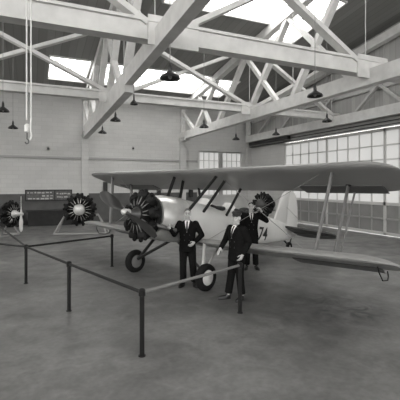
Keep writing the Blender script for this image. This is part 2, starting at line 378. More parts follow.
# ------------------------------------------------------------------ roof trusses, beams and braces
ZB0, ZB1 = 5.33, 5.80
def truss(x, label, wall=False, rise=0.):
    t = thing('roof_truss', label, 'truss', (x, 12, ZB0), 'roof trusses of the hall')
    w = .30 if not rise else .25
    yend = YB - (.02 if not wall else .3)
    mb = MB(); mb.beam((x-rise*.3, -8.5, (ZB0+ZB1)/2+rise*2), (x, yend, (ZB0+ZB1)/2), w, ZB1-ZB0); mb.build('bottom_chord', M['timber'], t, smooth=False)
    mb = MB(); lo = .55 if wall else .22; mb.beam((x, -8.5, roof(-8.5)-lo), (x, yend, roof(yend)-lo), w, .36); mb.build('top_chord', M['timber'], t, smooth=False)
    nodes = [21.6, 18.5, 15.3, 12.05, 5.3, 1.9, -1.5, -4.9] if not wall else []
    for j, y in enumerate(nodes):
        y2 = y - (2.9 if y > 10 else 3.1); zt = roof(y2)-.36
        mb = MB(); mb.beam((x, y, ZB1-.05), (x, y2, zt), .20, .24, up=(1,0,0)); mb.build('diagonal', M['timber'], t, smooth=False)
    if wall:
        for ya, yb in ((22.4,20.7), (19.7,18.2), (16.8,15.3), (13.8,12.45), (11.05,12.35), (8.3,9.5)):
            mb = MB(); mb.beam((x+.05, ya, ZB1-.05), (x+.05, yb, 6.85), .12, .15, up=(1,0,0)); mb.build('diagonal', M['timber_dim'], t, smooth=False)
    for (ya, yb) in () if wall else ((13.1, 15.75), (9.2, 12.4), (19.6, 21.2)):
        mb = MB(); mb.beam((x+.02, ya, ZB1-.05), (x+.02, yb, roof(yb)-.36), .16, .19, up=(1,0,0)); mb.build('counter_brace', M['timber'], t, smooth=False)
    for y in (22.9, 18.4, 15.2, 12., 8.5, 5.2):
        mb = MB(); mb.tube([(x-.08, y, ZB1-.02), (x-.08, y, roof(y)-.36)], .014, 6); mb.build('tie_rod', M['steel_rod'], t)
    mb = MB(); mb.beam((x, yend-.15, ZB0), (x, yend-.15, roof(yend)-.3), .26, .24, up=(0,1,0)); mb.build('end_post', M['timber'], t, smooth=False)
    if not wall:
        mb = MB(); mb.beam((x, 23.75, ZB1+1.25), (x, 21.9, ZB1-.05), .2, .2, up=(1,0,0)); mb.build('knee_brace', M['timber'], t, smooth=False)
        mb = MB(); mb.box((x-.19, 23.1, ZB0-.12), (x+.19, 23.76, ZB0+.12)); mb.build('bearing_block', M['timber_dim'], t, smooth=False)
    return t
truss(-3.25, 'painted timber roof truss outside the left edge, carrying the longitudinal beams')
truss(3.05, 'white timber roof truss crossing the upper left of the view above the display engines', rise=.10)
for o in [c for c in COL.objects if c.name.startswith('roof_truss')][-1:]:
    mb = MB(); mb.beam((3.05, 23.8, 5.22), (3.05, 11.6, 5.30), .28, .24); mb.build('splice_timber', M['timber'], o, smooth=False)
    for c in o.children:                # this truss runs a little askew of the others
        for v in c.data.vertices: v.co.x -= .0206*(23.9-12-v.co.y)
truss(9.4, 'long white timber roof truss over the middle of the biplane')
truss(14.35, 'timber roof truss along the right wall above the sliding doors', wall=True)
def lbeam(y, z0, z1, label):
    t = thing('roof_beam', label, 'beam', (5, y, z0), 'longitudinal roof beams')
    mb = MB(); mb.box((-9, y-.17, z0), (XR-.05, y+.17, z1)); mb.build('beam_timber', M['timber'], t, smooth=False)
    mb = MB(); mb.box((-9, y-.24, z1-.09), (XR-.05, y-.17, z1-.02)); mb.build('ledger_strip', M['timber'], t, smooth=False)
    for x in (3.05, 9.4):
        mb = MB(); mb.box((x-.62, y-.21, z0-.12), (x+.62, y-.171, z1+.08)); mb.build('gusset', M['timber'], t, smooth=False)
    return t
B8 = lbeam(8.5, 5.63, 6.11, 'wide white beam crossing the top of the view nearest the camera')
B15 = lbeam(15.2, 5.66, 6.02, 'white beam crossing farther back, in front of the skylights and the back wall')
tx = [-3.25, 3.05, 9.4, 14.35]
for y, zb, bo, sh in ((15.2, 5.9, B15, 0), (8.5, 6.0, B8, -.6)):
    for i in range(3):
        if y < 10 and i == 2: continue
        zt = roof(y)-.3
        for (xa, za, xb, zc, dy) in ((tx[i]+.1+sh, zt, tx[i+1]-.15+sh*.8, zb, -.10), (tx[i]+.15, zb, tx[i+1]-.1, zt, .06)):
            mb = MB(); mb.beam((xa, y+dy, za), (xb, y+dy, zc), .13, .27, up=(0,1,0)); mb.build('sway_brace', M['timber'], bo, smooth=False)
mb = MB(); mb.box((XR-.14, -6, 6.72), (XR, 23.8, 6.9)); struct(mb.build('trim_7', M['timber_dim'], smooth=False))

# ------------------------------------------------------------------ hanging lamps
def lamp(px, py, d, s, label):
    p = P(px, py, d); t = thing('pendant_lamp', label, 'hanging lamp', p, 'enamel dome lamps hung from the roof')
    mb = MB(); mb.lathe([(.02,.05*s),(0,.07*s),(-.04,.13*s),(-.09,.22*s),(-.13,.245*s),(-.15,.25*s),(-.145,.236*s),(-.10,.20*s),(-.05,.12*s),(-.02,.06*s)], p, (0,0,1), 24)
    mb.build('shade', M['lamp'], t)
    mb = MB(); mb.lathe([(-.02,.045*s),(.05,.055*s),(.13,.045*s),(.17,.018),(.2,.012)], p, (0,0,1), 12); mb.build('socket', M['lamp'], t)
    mb = MB(); mb.ell(p + V((0,0,-.10)), (.05*s,.05*s,.065*s), n=12, m=8); mb.build('bulb', M['bulb'], t)
    mb = MB(); mb.tube([p + V((0,0,.18)), (p.x, p.y, roof(p.y)-.02)], .009, 6); mb.build('cord', M['cord'], t)
lamp(170, 72, 8.3, .92, 'largest black dome lamp, hanging near the top centre left')
lamp(3, 107, 12.5, .8, 'black dome lamp at the left edge, higher of the two there')
lamp(13, 125, 16, .8, 'black dome lamp at the left against the brick wall, lower of the two there')
lamp(115.5, 117, 14.2, .8, 'black dome lamp hanging just right of the left truss, higher of the pair')
lamp(102.5, 130, 17.6, .8, 'black dome lamp under the left truss, lower of the pair against the wall')
lamp(134, 100, 12.2, .5, 'small dark lamp in front of the far white beam near the left truss')
lamp(204, 124, 16, .8, 'dark dome lamp just above the far end of the middle truss')
lamp(236, 137, 20, .8, 'dark dome lamp hanging over the back wall window')
lamp(315, 91, 10.2, .85, 'dome lamp on the middle truss, its pale underside showing')
lamp(327, 118, 14.4, .75, 'small dark lamp hanging before the siding above the right wall windows')
lamp(276, 132, 18.3, .75, 'small dark lamp in the far right corner above the door track')

# ------------------------------------------------------------------ hoist ropes
d = 6.9; a = P(26.6, 120, d); b = P(31, 118, d)
t = thing('rope_hoist', 'pair of white hoist ropes with hooks hanging down at the upper left', 'hoist', P(29, 145, d))
mb = MB(); mb.tube([a, (a.x, a.y, roof(a.y)-.02)], .013, 8); mb.build('rope', M['rope'], t)
mb = MB(); mb.tube([b, (b.x, b.y, roof(b.y)-.02)], .013, 8); mb.build('rope', M['rope'], t)
mb = MB(); mb.box((min(a.x,b.x)-.1, min(a.y,b.y)-.1, roof(a.y)-.10), (max(a.x,b.x)+.1, max(a.y,b.y)+.1, roof(a.y)+.05)); mb.build('ceiling_plate', M['hook'], t, smooth=False)
c = P(30.5, 128, d); e = P(27, 128, d)
mb = MB(); mb.tube([b, c, P(31.5, 136, d), P(30, 140, d)], .017, 8); mb.build('rope_tail', M['rope'], t)
mb = MB(); mb.lathe([(-.09,.012),(-.07,.045),(.05,.045),(.08,.012)], e, (0,0,1), 12); mb.build('pulley_block', M['rope'], t)
mb = MB(); mb.tube([P(27,132,d), P(27,139,d)] + [P(27+1.6*sin(k*.5)*1.1, 141.5-2.2*cos(k*.5), d) for k in range(1, 10)], .012, 8); mb.build('hook', M['hook'], t)

# ------------------------------------------------------------------ guard railing
HP = .87
def fl(px, py): d = F*CAMZ/(py-HZ); return G((px-200)/F*d, d)
A, B, C, D, E = fl(142, 356), fl(69, 311), fl(26, 283.5), fl(112, 266.5), fl(240, 313)
Lp = P(-30, 240, 9.95); Lp.z = 0; Kp = P(-10, 218, 16); Kp.z = 0
t = thing('guard_railing', 'low dark pipe guard railing on posts fencing off the biplane and display engines', 'railing', A)
for q in (A, B, C, D, E, Lp, Kp):
    mb = MB(); mb.tube([q, q+V((0,0,HP))], .034, 12); mb.tube([q, q+V((0,0,.012))], .05, 16)
    po = mb.build('post', M['black_pipe'], t)
    mb = MB(); mb.lathe([(-.05,.034),(-.045,.047),(.035,.047),(.05,.03),(.055,.0)], q+V((0,0,HP)), (0,0,1), 14); mb.build('fitting', M['black_pipe'], po)
for a, b, mt in ((A,B,'black_pipe'),(B,C,'black_pipe'),(C,D,'black_pipe'),(A,E,'lit_pipe'),(C,Lp,'black_pipe'),(C,Kp,'black_pipe')):
    mb = MB(); mb.tube([a+V((0,0,HP)), b+V((0,0,HP))], .024, 10); mb.build('rail', M[mt], t)

# ------------------------------------------------------------------ biplane
HEAD = radians(22.2); PIT = radians(9)
AO = G(-.83, 9.2)
plane = thing('biplane', 'biplane with radial engine and number 74 on its side, nose towards the left', 'airplane', AO, rot=(0, PIT, HEAD))
RW = Matrix.Translation(AO) @ Euler((0, PIT, HEAD)).to_matrix().to_4x4(); RI = RW.inverted()
def loc_at(px, py, y):                     # point on the plane's own lengthwise section y seen at a pixel
    o = RI @ V((0,0,CAMZ)); q = RI @ P(px, py, 10.0); dr = q - o
    return o + dr*((y-o.y)/dr.y)
# fuselage: x, half width, top, bottom, squareness
FS = [(-.72,.47,1.97,1.03,2.0),(-.5,.52,2.02,.98,2.0),(.0,.53,2.03,.95,2.3),(.6,.52,2.0,.94,2.7),(1.4,.50,1.95,.93,3.0),(2.2,.47,1.98,.95,3.0),(3.0,.41,1.99,1.0,3.0),
      (3.8,.34,1.96,1.07,3.0),(4.6,.25,1.90,1.15,2.8),(5.3,.16,1.80,1.25,2.5),(5.8,.08,1.72,1.36,2.2),(6.05,.035,1.66,1.44,2.0)]
def fsec(x):
    for a, b in zip(FS[:-1], FS[1:]):
        if x <= b[0]:
            k = max(0, (x-a[0])/(b[0]-a[0])); return [a[i]+(b[i]-a[i])*k for i in range(5)]
    return list(FS[-1])
def fside(x, z):
    _, h, zt, zb, n = fsec(x); zc, hh = (zt+zb)/2, (zt-zb)/2
    return h*max(0, 1-abs((z-zc)/hh)**n)**(1/n)
def fring(x, grow=0, n=36):
    _, h, zt, zb, e = fsec(x); zc, hh = (zt+zb)/2, (zt-zb)/2; o = []
    for k in range(n):
        a = 2*pi*k/n; c, s = cos(a), sin(a)
        o.append((x, (h+grow)*math.copysign(abs(c)**(2/e), c), zc+(hh+grow)*math.copysign(abs(s)**(2/e), s)))
    return o
mb = MB(); mb.loft([fring(-.5+ i*(6.55/44)) for i in range(45)]); fus = mb.build('fuselage', M['fabric'], plane)
mb = MB(); mb.loft([[(-.74, .40*cos(2*pi*k/36), 1.5+.40*sin(2*pi*k/36)) for k in range(36)]] + [fring(-.72+i*.1, .012) for i in range(9)]); mb.build('cowling', M['cowl'], plane)
# cockpits
for x, l in ((1.35,.38),(2.40,.42)):
    mb = MB(); pts = []
    for k in range(29):
        a = 2*pi*k/28; xx = x+l*cos(a); y = .33*sin(a); _, h, zt, zb, e = fsec(xx); zc, hh = (zt+zb)/2, (zt-zb)/2
        pts.append((xx, y, zc+hh*(1-(abs(y)/h)**e)**(1/e)+.012))
    mb.tube(pts, .05, 8, caps=False); ck = mb.build('cockpit_coaming', M['leather'], plane)
    mb = MB(); mb.face([mb.bm.verts.new(V(p)-V((0,0,.004))) for p in pts[:-1]]); mb.build('cockpit_shade', M['leather'], ck, smooth=False)  # flat dark sheet across the opening, stands in for the shade inside
    mb = MB(); R = []
    for k in range(9):
        y = -.26+.52*k/8; zz = 1.93+.01*(1-(y/.26)**2); R.append((V((x-l-.13+abs(y)*.35, y, zz-.03)), V((x-l+.02+abs(y)*.35, y, zz+.22*(1-(y/.30)**4)))))
    mb.loft([[p, q, q+V((.008,0,.002)), p+V((.008,0,.002))] for p, q in R]); mb.build('windscreen', M['glass'], plane)
mb = MB(); mb.ell((2.95,0,1.99), (.34,.17,.13)); mb.build('headrest', M['leather'], plane)
# number 74
cu = bpy.data.curves.new('n', 'FONT'); cu.body = '74'; cu.size = .54; cu.offset = .012; cu.align_x = 'CENTER'; cu.align_y = 'CENTER'; cu.resolution_u = 3
to = bpy.data.objects.new('n', cu); COL.objects.link(to); dg = bpy.context.evaluated_depsgraph_get(); dg.update()
tm = bpy.data.meshes.new_from_object(to.evaluated_get(dg)); bpy.data.objects.remove(to)
bm = bmesh.new(); bm.from_mesh(tm)
bmesh.ops.subdivide_edges(bm, edges=bm.edges, cuts=3)
for v in bm.verts:
    x, z = 3.40+v.co.x, 1.37+v.co.y; v.co = V((x, -fside(x, z)-.010, z))
mb = MB(); mb.bm.free(); mb.bm = bm; no = mb.build('fuselage_number', M['number'], plane, smooth=False); no.data.materials.clear(); no.data.materials.append(M['number'])
tag(no, 'black painted number 74 on the fuselage side')
# wings
def foil(n=13):
    up = [(0.5*(1-cos(pi*i/(n-1)))) for i in range(n)]
    th = lambda x: .6*(.2969*sqrt(x)-.126*x-.3516*x*x+.2843*x**3-.1036*x**4)
    cm = lambda x: .04*4*x*(1-x)
    return [(x, cm(x)+th(x)) for x in up] + [(x, cm(x)-th(x)) for x in reversed(up[1:-1])]
FO = foil()
def wing(mb, ys, xle, zle, chord, inc, dih, tip, c0=0., c1=1., root=0.):
    """sections at each y; LE position, incidence and dihedral; rounded tips"""
    rings = []
    for y in ys:
        s = abs(y); e = 0
        if s > tip-.75: e = min(1, (s-(tip-.75))/.75)
        f = sqrt(max(.0, 1-e**2.6)); f = max(f, .05)
        ch = chord*(.34+.66*f); x0 = xle + (chord-ch)*.42
        z0 = zle + max(0, s-root)*sin(dih)
        ring = []
        for fx, fz in FO:
            fx2 = c0+(c1-c0)*fx
            dx = x0-xle+fx2*ch; dz = fz*ch*(1 if (c0, c1) == (0., 1.) else .62)*(.25+.75*f)
            if c0 > 0: dz += .04*4*c0*(1-c0)*ch*(1-fx)*.75 - (.0)
            ring.append((xle + dx*cos(inc)+dz*sin(inc), y, z0 - dx*sin(inc)+dz*cos(inc)))
        rings.append(ring)
    mb.loft(rings); return mb
def yrange(a, b, n): return [a+(b-a)*i/n for i in range(n+1)]
IU, IL = radians(11.5), radians(7.0); UX, UZ, LX, LZ, CH, TIP = .25, 2.77, .22, 1.02, 1.5, 4.95
DU, DL = radians(.3), radians(1.5)
def wz(upper, y): return (UZ+abs(y)*sin(DU)) if upper else (LZ+max(0,abs(y)-.5)*sin(DL))
def wpt(upper, frac, y, off=0):
    dx = frac*CH; x0 = UX if upper else LX; INC = IU if upper else IL
    return V((x0+dx*cos(INC), y, wz(upper, y)-dx*sin(INC)+.02+off))
tips = [.0,.1,.2,.3,.4,.5,.58,.64,.69,.72,.74,.75]
ysu = [-(TIP-.75)-e for e in reversed(tips)] + yrange(-4.0, 4.0, 32) + [(TIP-.75)+e for e in tips]
uw = wing(MB(), ysu, UX, UZ, CH, IU, DU, TIP).build('upper_wing', M['wing_top'], plane, sharp=50)
for sg in (-1, 1):
    ys = [sg*y for y in yrange(.36, 4.0, 15)] + [sg*((TIP-.75)+e) for e in tips]
    lw = wing(MB(), ys, LX, LZ, CH, IL, DL, TIP, root=.5).build('lower_wing', M['wing_top'], plane, sharp=50)
    for up in (True, False):
        mb = MB(); rings = []; ia = (IU+.12) if up else (IL+.20)
        for y in yrange(sg*2.6, sg*4.42, 8):
            h = wpt(up, .74, y, .012); tdx = .30*CH
            R = []
            for fx, hz in ((0,.045),(.3,.036),(1,.004),(1,-.004),(.3,-.05),(0,-.05)):
                R.append(h + V((fx*tdx*cos(ia), 0, -fx*tdx*sin(ia)+hz)))
            rings.append(R)
        mb.loft(rings); mb.build('aileron', M['ail'], plane)
    # interplane struts (front, rear) and aileron link
    for (bt, tp) in (((.23, 3.5), (.21, 3.75)), ((.80, 3.5), (.74, 3.75))):
        a = wpt(False, bt[0], sg*bt[1], .02); b = wpt(True, tp[0], sg*tp[1], .0)
        mb = MB(); mb.estrut(a, b, .06, .026, (1,0,0)); st = mb.build('interplane_strut', M['strut'], plane)
        mb = MB(); mb.lathe([(0,.07),(.03,.06),(.05,.03)], a, b-a, 12); mb.lathe([(0,.07),(.03,.06),(.05,.03)], b, a-b, 12); mb.build('strut_fitting', M['strut_dark'], st)
    a = wpt(False, .97, sg*3.5, -.03); b = wpt(True, .98, sg*3.75, -.02)
    mb = MB(); mb.estrut(a, b, .034, .018, (1,0,0)); mb.build('aileron_link', M['strut'], plane)
    # flying and landing wires
    for p, q in ((wpt(False,.2,sg*.6,.0), wpt(True,.26,sg*3.55)), (wpt(False,.2,sg*3.4,.03), wpt(True,.28,sg*.75))):
        mb = MB(); mb.tube([p, q], .006, 6); mb.build('bracing_wire', M['wire'], plane)
    # cabane struts
    for (xb, xt) in ((.05, .62), (.56, .95), (1.5, 1.62)):
        a = V((xb, sg*(fside(xb, 1.74)-.03), 1.74)); b = wpt(True, (xt-UX)/CH, sg*.78, .0)
        mb = MB(); mb.estrut(a, b, .050, .024, (1,0,0)); mb.build('cabane_strut', M['strut_dark'], plane)
    # wing tip skid under the lower wing
    p = wpt(False, .35, sg*4.6, -.05); q = wpt(False, .72, sg*4.6, -.07); m_ = (p+q)/2 + V((0,sg*.05,-.20))
    mb = MB(); mb.tube([p, p+V((.03,sg*.02,-.10)), m_+V((-.12,0,0)), m_+V((.14,0,.0)), q+V((.0,sg*.02,-.10)), q], .012, 8); mb.build('tip_skid', M['strut_dark'], plane)
    # landing gear
    hub = V((0, sg*1.28, .34))
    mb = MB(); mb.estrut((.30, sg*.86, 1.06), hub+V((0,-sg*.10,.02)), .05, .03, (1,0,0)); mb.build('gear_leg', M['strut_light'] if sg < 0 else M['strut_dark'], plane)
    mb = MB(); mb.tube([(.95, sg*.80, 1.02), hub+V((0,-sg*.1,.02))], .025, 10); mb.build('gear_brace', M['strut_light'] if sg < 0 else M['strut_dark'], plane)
    mb = MB(); mb.tube([(.12, sg*.14, .97), hub], .03, 10); mb.build('axle', M['strut_dark'], plane)
    mb = MB(); mb.torus(hub-V((0,0,.036)), (0,1,0), .22, .085, sq=1.1); wh = mb.build('wheel', M['tyre'], plane)
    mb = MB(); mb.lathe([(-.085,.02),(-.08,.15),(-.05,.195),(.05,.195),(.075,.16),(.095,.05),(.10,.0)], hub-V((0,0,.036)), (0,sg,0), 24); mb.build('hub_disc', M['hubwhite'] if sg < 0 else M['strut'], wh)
# tail
def slab(mb, outline, th, axis):
    """flat surface with rounded edge: outline in two dims, thickness along axis"""
    n = len(outline); cx = sum(p[0] for p in outline)/n; cy = sum(p[1] for p in outline)/n
    def mk(k, o): return [(cx+(p[0]-cx)*k, cy+(p[1]-cy)*k, o) for p in outline]
    rings = [mk(.93,-th), mk(.985,-th*.6), mk(1,0), mk(.985,th*.6), mk(.93,th)]
    f = (lambda q: (q[0], q[2], q[1])) if axis == 'y' else (lambda q: (q[0], q[1], q[2]))
    mb.loft([[f(q) for q in r] for r in rings]); return mb
slab(MB(), [(4.45,1.72),(4.62,2.1),(4.80,2.6),(4.95,2.84),(5.12,2.94),(5.30,2.98),(5.30,1.62)], .035, 'y').build('tail_fin', M['tail_fabric'], plane)
slab(MB(), [(5.32,2.98),(5.50,3.0),(5.66,2.97),(5.80,2.85),(5.95,2.5),(6.06,2.0),(6.08,1.7),(6.0,1.45),(5.85,1.36),(5.32,1.45)], .032, 'y').build('rudder', M['tail_fabric'], plane)
for sg in (-1, 1):
    for nm, ol, th in (('stabilizer', [(4.95,sg*.08),(5.0,sg*.5),(5.12,sg*1.1),(5.28,sg*1.5),(5.45,sg*1.66),(5.55,sg*1.7),(5.55,sg*.08)], .035),
                       ('elevator', [(5.57,sg*.14),(5.57,sg*1.72),(5.75,sg*1.70),(5.95,sg*1.5),(6.08,sg*1.0),(6.08,sg*.4),(5.95,sg*.14)], .028)):
        so = slab(MB(), ol, th, 'z').build(nm, M['stabmat'], plane)
        so.data.transform(Matrix.Translation((5, 0, 1.70)) @ Matrix.Rotation(radians(11 if nm == 'stabilizer' else 13), 4, 'Y') @ Matrix.Translation((-5, 0, 0)))
    mb = MB(); mb.tube([(5.3,sg*.9,1.67),(5.2,sg*.02,2.4)], .008, 6); mb.build('tail_wire', M['wire'], plane)
tz = 5.62
mb = MB(); mb.tube([(5.25,0,1.26),(5.6,0,1.06)], .03, 8); mb.tube([(5.75,0,1.36),(5.6,0,1.06)], .022, 8); mb.build('tailwheel_fork', M['strut_dark'], plane)
gz = tz*math.tan(PIT)
mb = MB(); mb.torus((tz,0,gz+.16), (0,1,0), .10, .062); tw = mb.build('tailwheel', M['tyre'], plane)
mb = MB(); mb.lathe([(-.05,.03),(-.04,.06),(.04,.06),(.05,.03)], (tz,0,gz+.16), (0,1,0), 16); mb.build('hub_disc', M['alu'], tw)

# radial engine, usable for the biplane and for the display stands
def radial(parent, c, ax, up, R, ncyl, prof_nose, fins=7, nosemat='alu', rods='steel'):
    c, ax, up = V(c), V(ax).normalized(), V(up).normalized(); sd = ax.cross(up)
    mb = MB(); mb.lathe([(-.24,.10*R/.57),(-.22,.24*R/.57),(.10,.25*R/.57),(.16,.20*R/.57)], c, ax, 24); mb.build('crankcase', M['engine'], parent)
    mb = MB(); mb.lathe(prof_nose, c, ax, 24); mb.build('nose_case', M[nosemat], parent)
    mb = MB(); mb.torus(c - ax*.14*R/.57, ax, .43*R/.57, .06*R/.57, 36, 10); mb.build('collector_ring', M['engine'], parent)
    for i in range(ncyl):
        a = 2*pi*i/ncyl; e = up*cos(a) + sd*sin(a); k = R/.57
        prof = [(.20*k, .075*k)]
        for j in range(fins):
            h = .24+.022*j
            prof += [(h*k, .085*k), (h*k+.002, .128*k), ((h+.010)*k, .128*k), ((h+.012)*k, .085*k)]
        prof += [(.40*k, .13*k), (.47*k, .135*k), (.52*k, .11*k), (.53*k, .03*k)]
        mb = MB(); mb.lathe(prof, c, e, 14); cy = mb.build('cylinder', M['fin'], parent, sharp=30)
        tn = ax.cross(e)
        mb = MB()
        for s in (-1, 1): mb.ell(c + e*.53*k + tn*s*.075*k + ax*.02, (.05*k,)*3, n=10, m=6)
        mb.build('rocker_box', M['engine'], cy)
        mb = MB()
        for s in (-1, 1): mb.tube([c + e*.22*k + ax*.14*k + tn*s*.03*k, c + e*.50*k + ax*.06*k + tn*s*.075*k], .012*k, 6)
        mb.build('pushrod_tube', M[rods], cy)
EC = V((-.98, 0, 1.5))
radial(plane, EC, (-1,0,0), (0,0,1), .60, 9, [(.10,.20),(.16,.18),(.24,.11),(.32,.09),(.38,.07)], nosemat='casegrey', rods='pushrod')
PH = V((-1.42, 0, 1.53))
def prop(parent, c, ax, bl, L, w, material, spinner=None, hubr=.075):
    c, ax, bl = V(c), V(ax).normalized(), V(bl).normalized(); tn = ax.cross(bl)
    mb = MB(); mb.lathe([(-.10,.05),(-.09,hubr),(.06,hubr),(.10,hubr*.6),(.12,.0)], c, ax, 18); hb = mb.build('propeller_hub', M['alu'], parent)
    for s in (1, -1):
        rings = []
        for i in range(17):
            f = i/16; r = .06+f*(L-.06)
            cw = w*(.38+.62*min(1, f*2.4)) * (sqrt(max(0, 1-max(0,(f-.72)/.28)**2.2)) if f > .72 else 1); cw = max(cw, .012)
            th = (.038*(1-f)+.008); tw = radians(52-36*f)
            ch_ = (tn*s*cos(tw) + ax*sin(tw)); nn = bl.cross(ch_)
            rings.append([c + bl*s*r + ch_*cw*.5*cos(2*pi*k/12) + nn*th*.5*sin(2*pi*k/12)*(1 if f > .15 else 2.0) for k in range(12)])
        mb = MB(); mb.loft(rings); mb.build('propeller_blade', material, parent)
prop(plane, PH, (-1,0,0), (0, -cos(radians(20)), -sin(radians(20))), 1.22, .26, M['prop'])
# exhaust collector on the near side
mb = MB(); mb.tube([(-.98,-.40,1.32),(-.80,-.50,1.30),(-.62,-.56,1.27),(-.42,-.60,1.24)], .05, 12); mb.build('exhaust_pipe', M['exhaust'], plane)

# ------------------------------------------------------------------ display engines
def stand(t, c, ax, w, h, leg_spread):
    """A-frame stand; c on the floor, ax is the shaft direction"""
    c, ax = V(c), V(ax).normalized(); sd = ax.cross(V((0,0,1))).normalized()
    for s in (-1, 1):
        top = c + sd*s*w*.32 + V((0,0,h))
        for f in (-1, 1):
            mb = MB(); mb.tube([top, c + sd*s*w/2 + ax*f*leg_spread + V((0,0,.03))], .035, 8); mb.build('stand_leg', M['stand'], t)
        mb = MB(); mb.tube([c + sd*s*w/2 - ax*leg_spread + V((0,0,.05)), c + sd*s*w/2 + ax*leg_spread + V((0,0,.05))], .03, 8); mb.build('stand_foot', M['stand'], t)
    mb = MB(); mb.beam(c - sd*w/2 + ax*leg_spread + V((0,0,.05)), c + sd*w/2 + ax*leg_spread + V((0,0,.05)), .06, .06); mb.build('cross_bar', M['stand'], t, smooth=False)
    mb = MB(); mb.beam(c - sd*w*.32 + V((0,0,h)), c + sd*w*.32 + V((0,0,h)), .07, .09); mb.build('bearer', M['stand'], t, smooth=False)
def display_engine(c, ax, R, h, w, label, propdir=None, nose=None, nm='alu'):
    t = thing('display_engine', label, 'aircraft engine', c, 'radial engines on display stands')
    ax = V(ax).normalized(); e = V(c)+V((0,0,h))
    radial(t, e, ax, (0,0,1), R, 9, nose or [(.10,.22),(.18,.27),(.28,.24),(.34,.16),(.37,.06)], nosemat=nm, rods='steel' if nm == 'alu' else 'pushrod')
    mb = MB(); mb.lathe([(-.75,.12),(-.7,.24),(-.3,.28),(-.22,.2)], e, ax, 18); mb.build('rear_case', M['engine'], t)
    stand(t, V(c)-ax*.45, ax, w, h-.28, .42)
    if propdir: prop(t, e+ax*.52, ax, propdir, .80, .17, M['prop_white'])
    return t
rt = V((CT, -ST, 0)); fw = V((ST, CT, 0))
c1 = G((11-200)/F*17, 17); display_engine(c1, (rt*.97-fw*.22), .60, 1.02, 1.2, 'dark radial engine with an upright white two blade propeller, at the left edge', (0,0,1), [(.10,.2),(.2,.18),(.3,.12),(.42,.07)])
c2 = G((80-200)/F*17.6, 17.6); display_engine(c2, (rt*.12-fw*.99), .76, 1.17, 2.4, 'large dark radial engine with bright round nose facing the camera, left of biplane')
c3 = G((263-200)/F*18.5, 18.5); display_engine(c3, (-rt*.7-fw*.7), .62, 1.35, 1.3, 'dark radial engine standing behind the biplane tail and the man in the rear', nm='casegrey')

# ------------------------------------------------------------------ wall board, benches and boxes
def onwall(px, z): 
    k = (px-200)/F; d = YB/(CT-k*ST); return d*(ST+k*CT)
bx0, bx1, bz0, bz1 = onwall(25, 0), onwall(72, 0), 1.36, 2.02
t = thing('notice_board', 'long dark framed board with pale markings on the back wall', 'board', ((bx0+bx1)/2, YB-.04, bz0))
mb = MB(); mb.box((bx0, YB-.07, bz0), (bx1, YB-.031, bz1)); mb.build('backing', M['boardface'], t, smooth=False)
mb = MB(); xm = bx0+(bx1-bx0)*.62
for a, b in (((bx0,bz0),(bx1,bz0+.06)),((bx0,bz1-.06),(bx1,bz1)),((bx0,bz0),(bx0+.06,bz1)),((bx1-.06,bz0),(bx1,bz1)),((xm-.03,bz0),(xm+.03,bz1))):
    mb.box((a[0], YB-.11, a[1]), (b[0], YB-.07, b[1]))
mb.build('frame', M['board'], t, smooth=False)
rr = random.Random(3)
for z, x0, x1 in ((1.84, bx0+.12, xm-.1), (1.66, bx0+.9, xm-.1), (1.50, bx0+.15, xm-.12), (1.78, xm+.1, bx1-.12), (1.58, xm+.12, bx1-.2)):
    x = x0
    while x < x1-.05:
        w_ = rr.uniform(.05,.22); mb = MB(); mb.box((x, YB-.078, z-rr.uniform(.02,.05)), (min(x+w_, x1), YB-.069, z+rr.uniform(.02,.05))); mb.build('marking', M['boardink'], t, smooth=False); x += w_+rr.uniform(.03,.08)
t = thing('display_bench', 'low dark bench along the back wall below the framed board', 'bench', (1.2, 23.3, 0))
mb = MB(); mb.box((-.2, 22.95, .78), (2.8, 23.75, .86)); mb.build('top', M['crate'], t, smooth=False)
mb = MB(); mb.box((-.1, 23.0, .0), (2.7, 23.7, .78)); mb.build('cabinet', M['crate'], t, smooth=False)
t = thing('storage_chest', 'dark storage chest on the floor by the wall at the far left', 'chest', (-1.6, 23.3, 0))
mb = MB(); mb.box((-2.6, 22.9, 0), (-.5, 23.7, .62)); mb.build('body', M['crate'], t, smooth=False)
mb = MB(); mb.box((-2.64, 22.86, .62), (-.46, 23.74, .72)); mb.build('lid', M['crate'], t, smooth=False)
for (pa, pb, y0, y1, lb) in ((103, 107, 182, 195, 'narrow dark box mounted on the back wall above the propeller tip'),
                             (156.5, 160, 188, 196, 'narrow dark box on the back wall behind the biplane cowling'),
                             (188.5, 192, 186, 197, 'narrow dark box on the back wall left of the white window')):
    xa, xb = onwall(pa, 0), onwall(pb, 0); dd = YB*CT+xa*ST
    z1, z0 = CAMZ+(HZ-y0)/F*dd, CAMZ+(HZ-y1)/F*dd
    t = thing('wall_box', lb, 'box', ((xa+xb)/2, YB-.1, z0), 'dark boxes on the back wall')
    mb = MB(); mb.box((xa, YB-.2, z0), (xb, YB-.031, z1)); mb.build('case', M['dkbox'], t, smooth=False)
    mb = MB(); mb.box((xa+.02, YB-.215, z0+.03), (xb-.02, YB-.2, z1-.03)); mb.build('cover', M['dkbox'], t, smooth=False)
for px, py, lb in ((48, 148.5, 'small dark fixture on the brick wall right of the hoist ropes'), (133, 148.5, 'small dark fixture on the brick wall right of the left truss pilaster')):
    x = onwall(px, 0); dd = YB*CT+x*ST; z = CAMZ+(HZ-py)/F*dd
    t = thing('wall_fixture', lb, 'fixture', (x, YB-.05, z), 'small fixtures on the back wall')
    mb = MB(); mb.box((x-.07, YB-.04, z-.12), (x+.07, YB, z+.12)); mb.build('plate', M['stand'], t, smooth=False)
    mb = MB(); mb.lathe([(0,.05),(.08,.06),(.1,.03)], (x, YB-.04, z), (0,-1,0), 12); mb.build('knob', M['dkbox'], t)

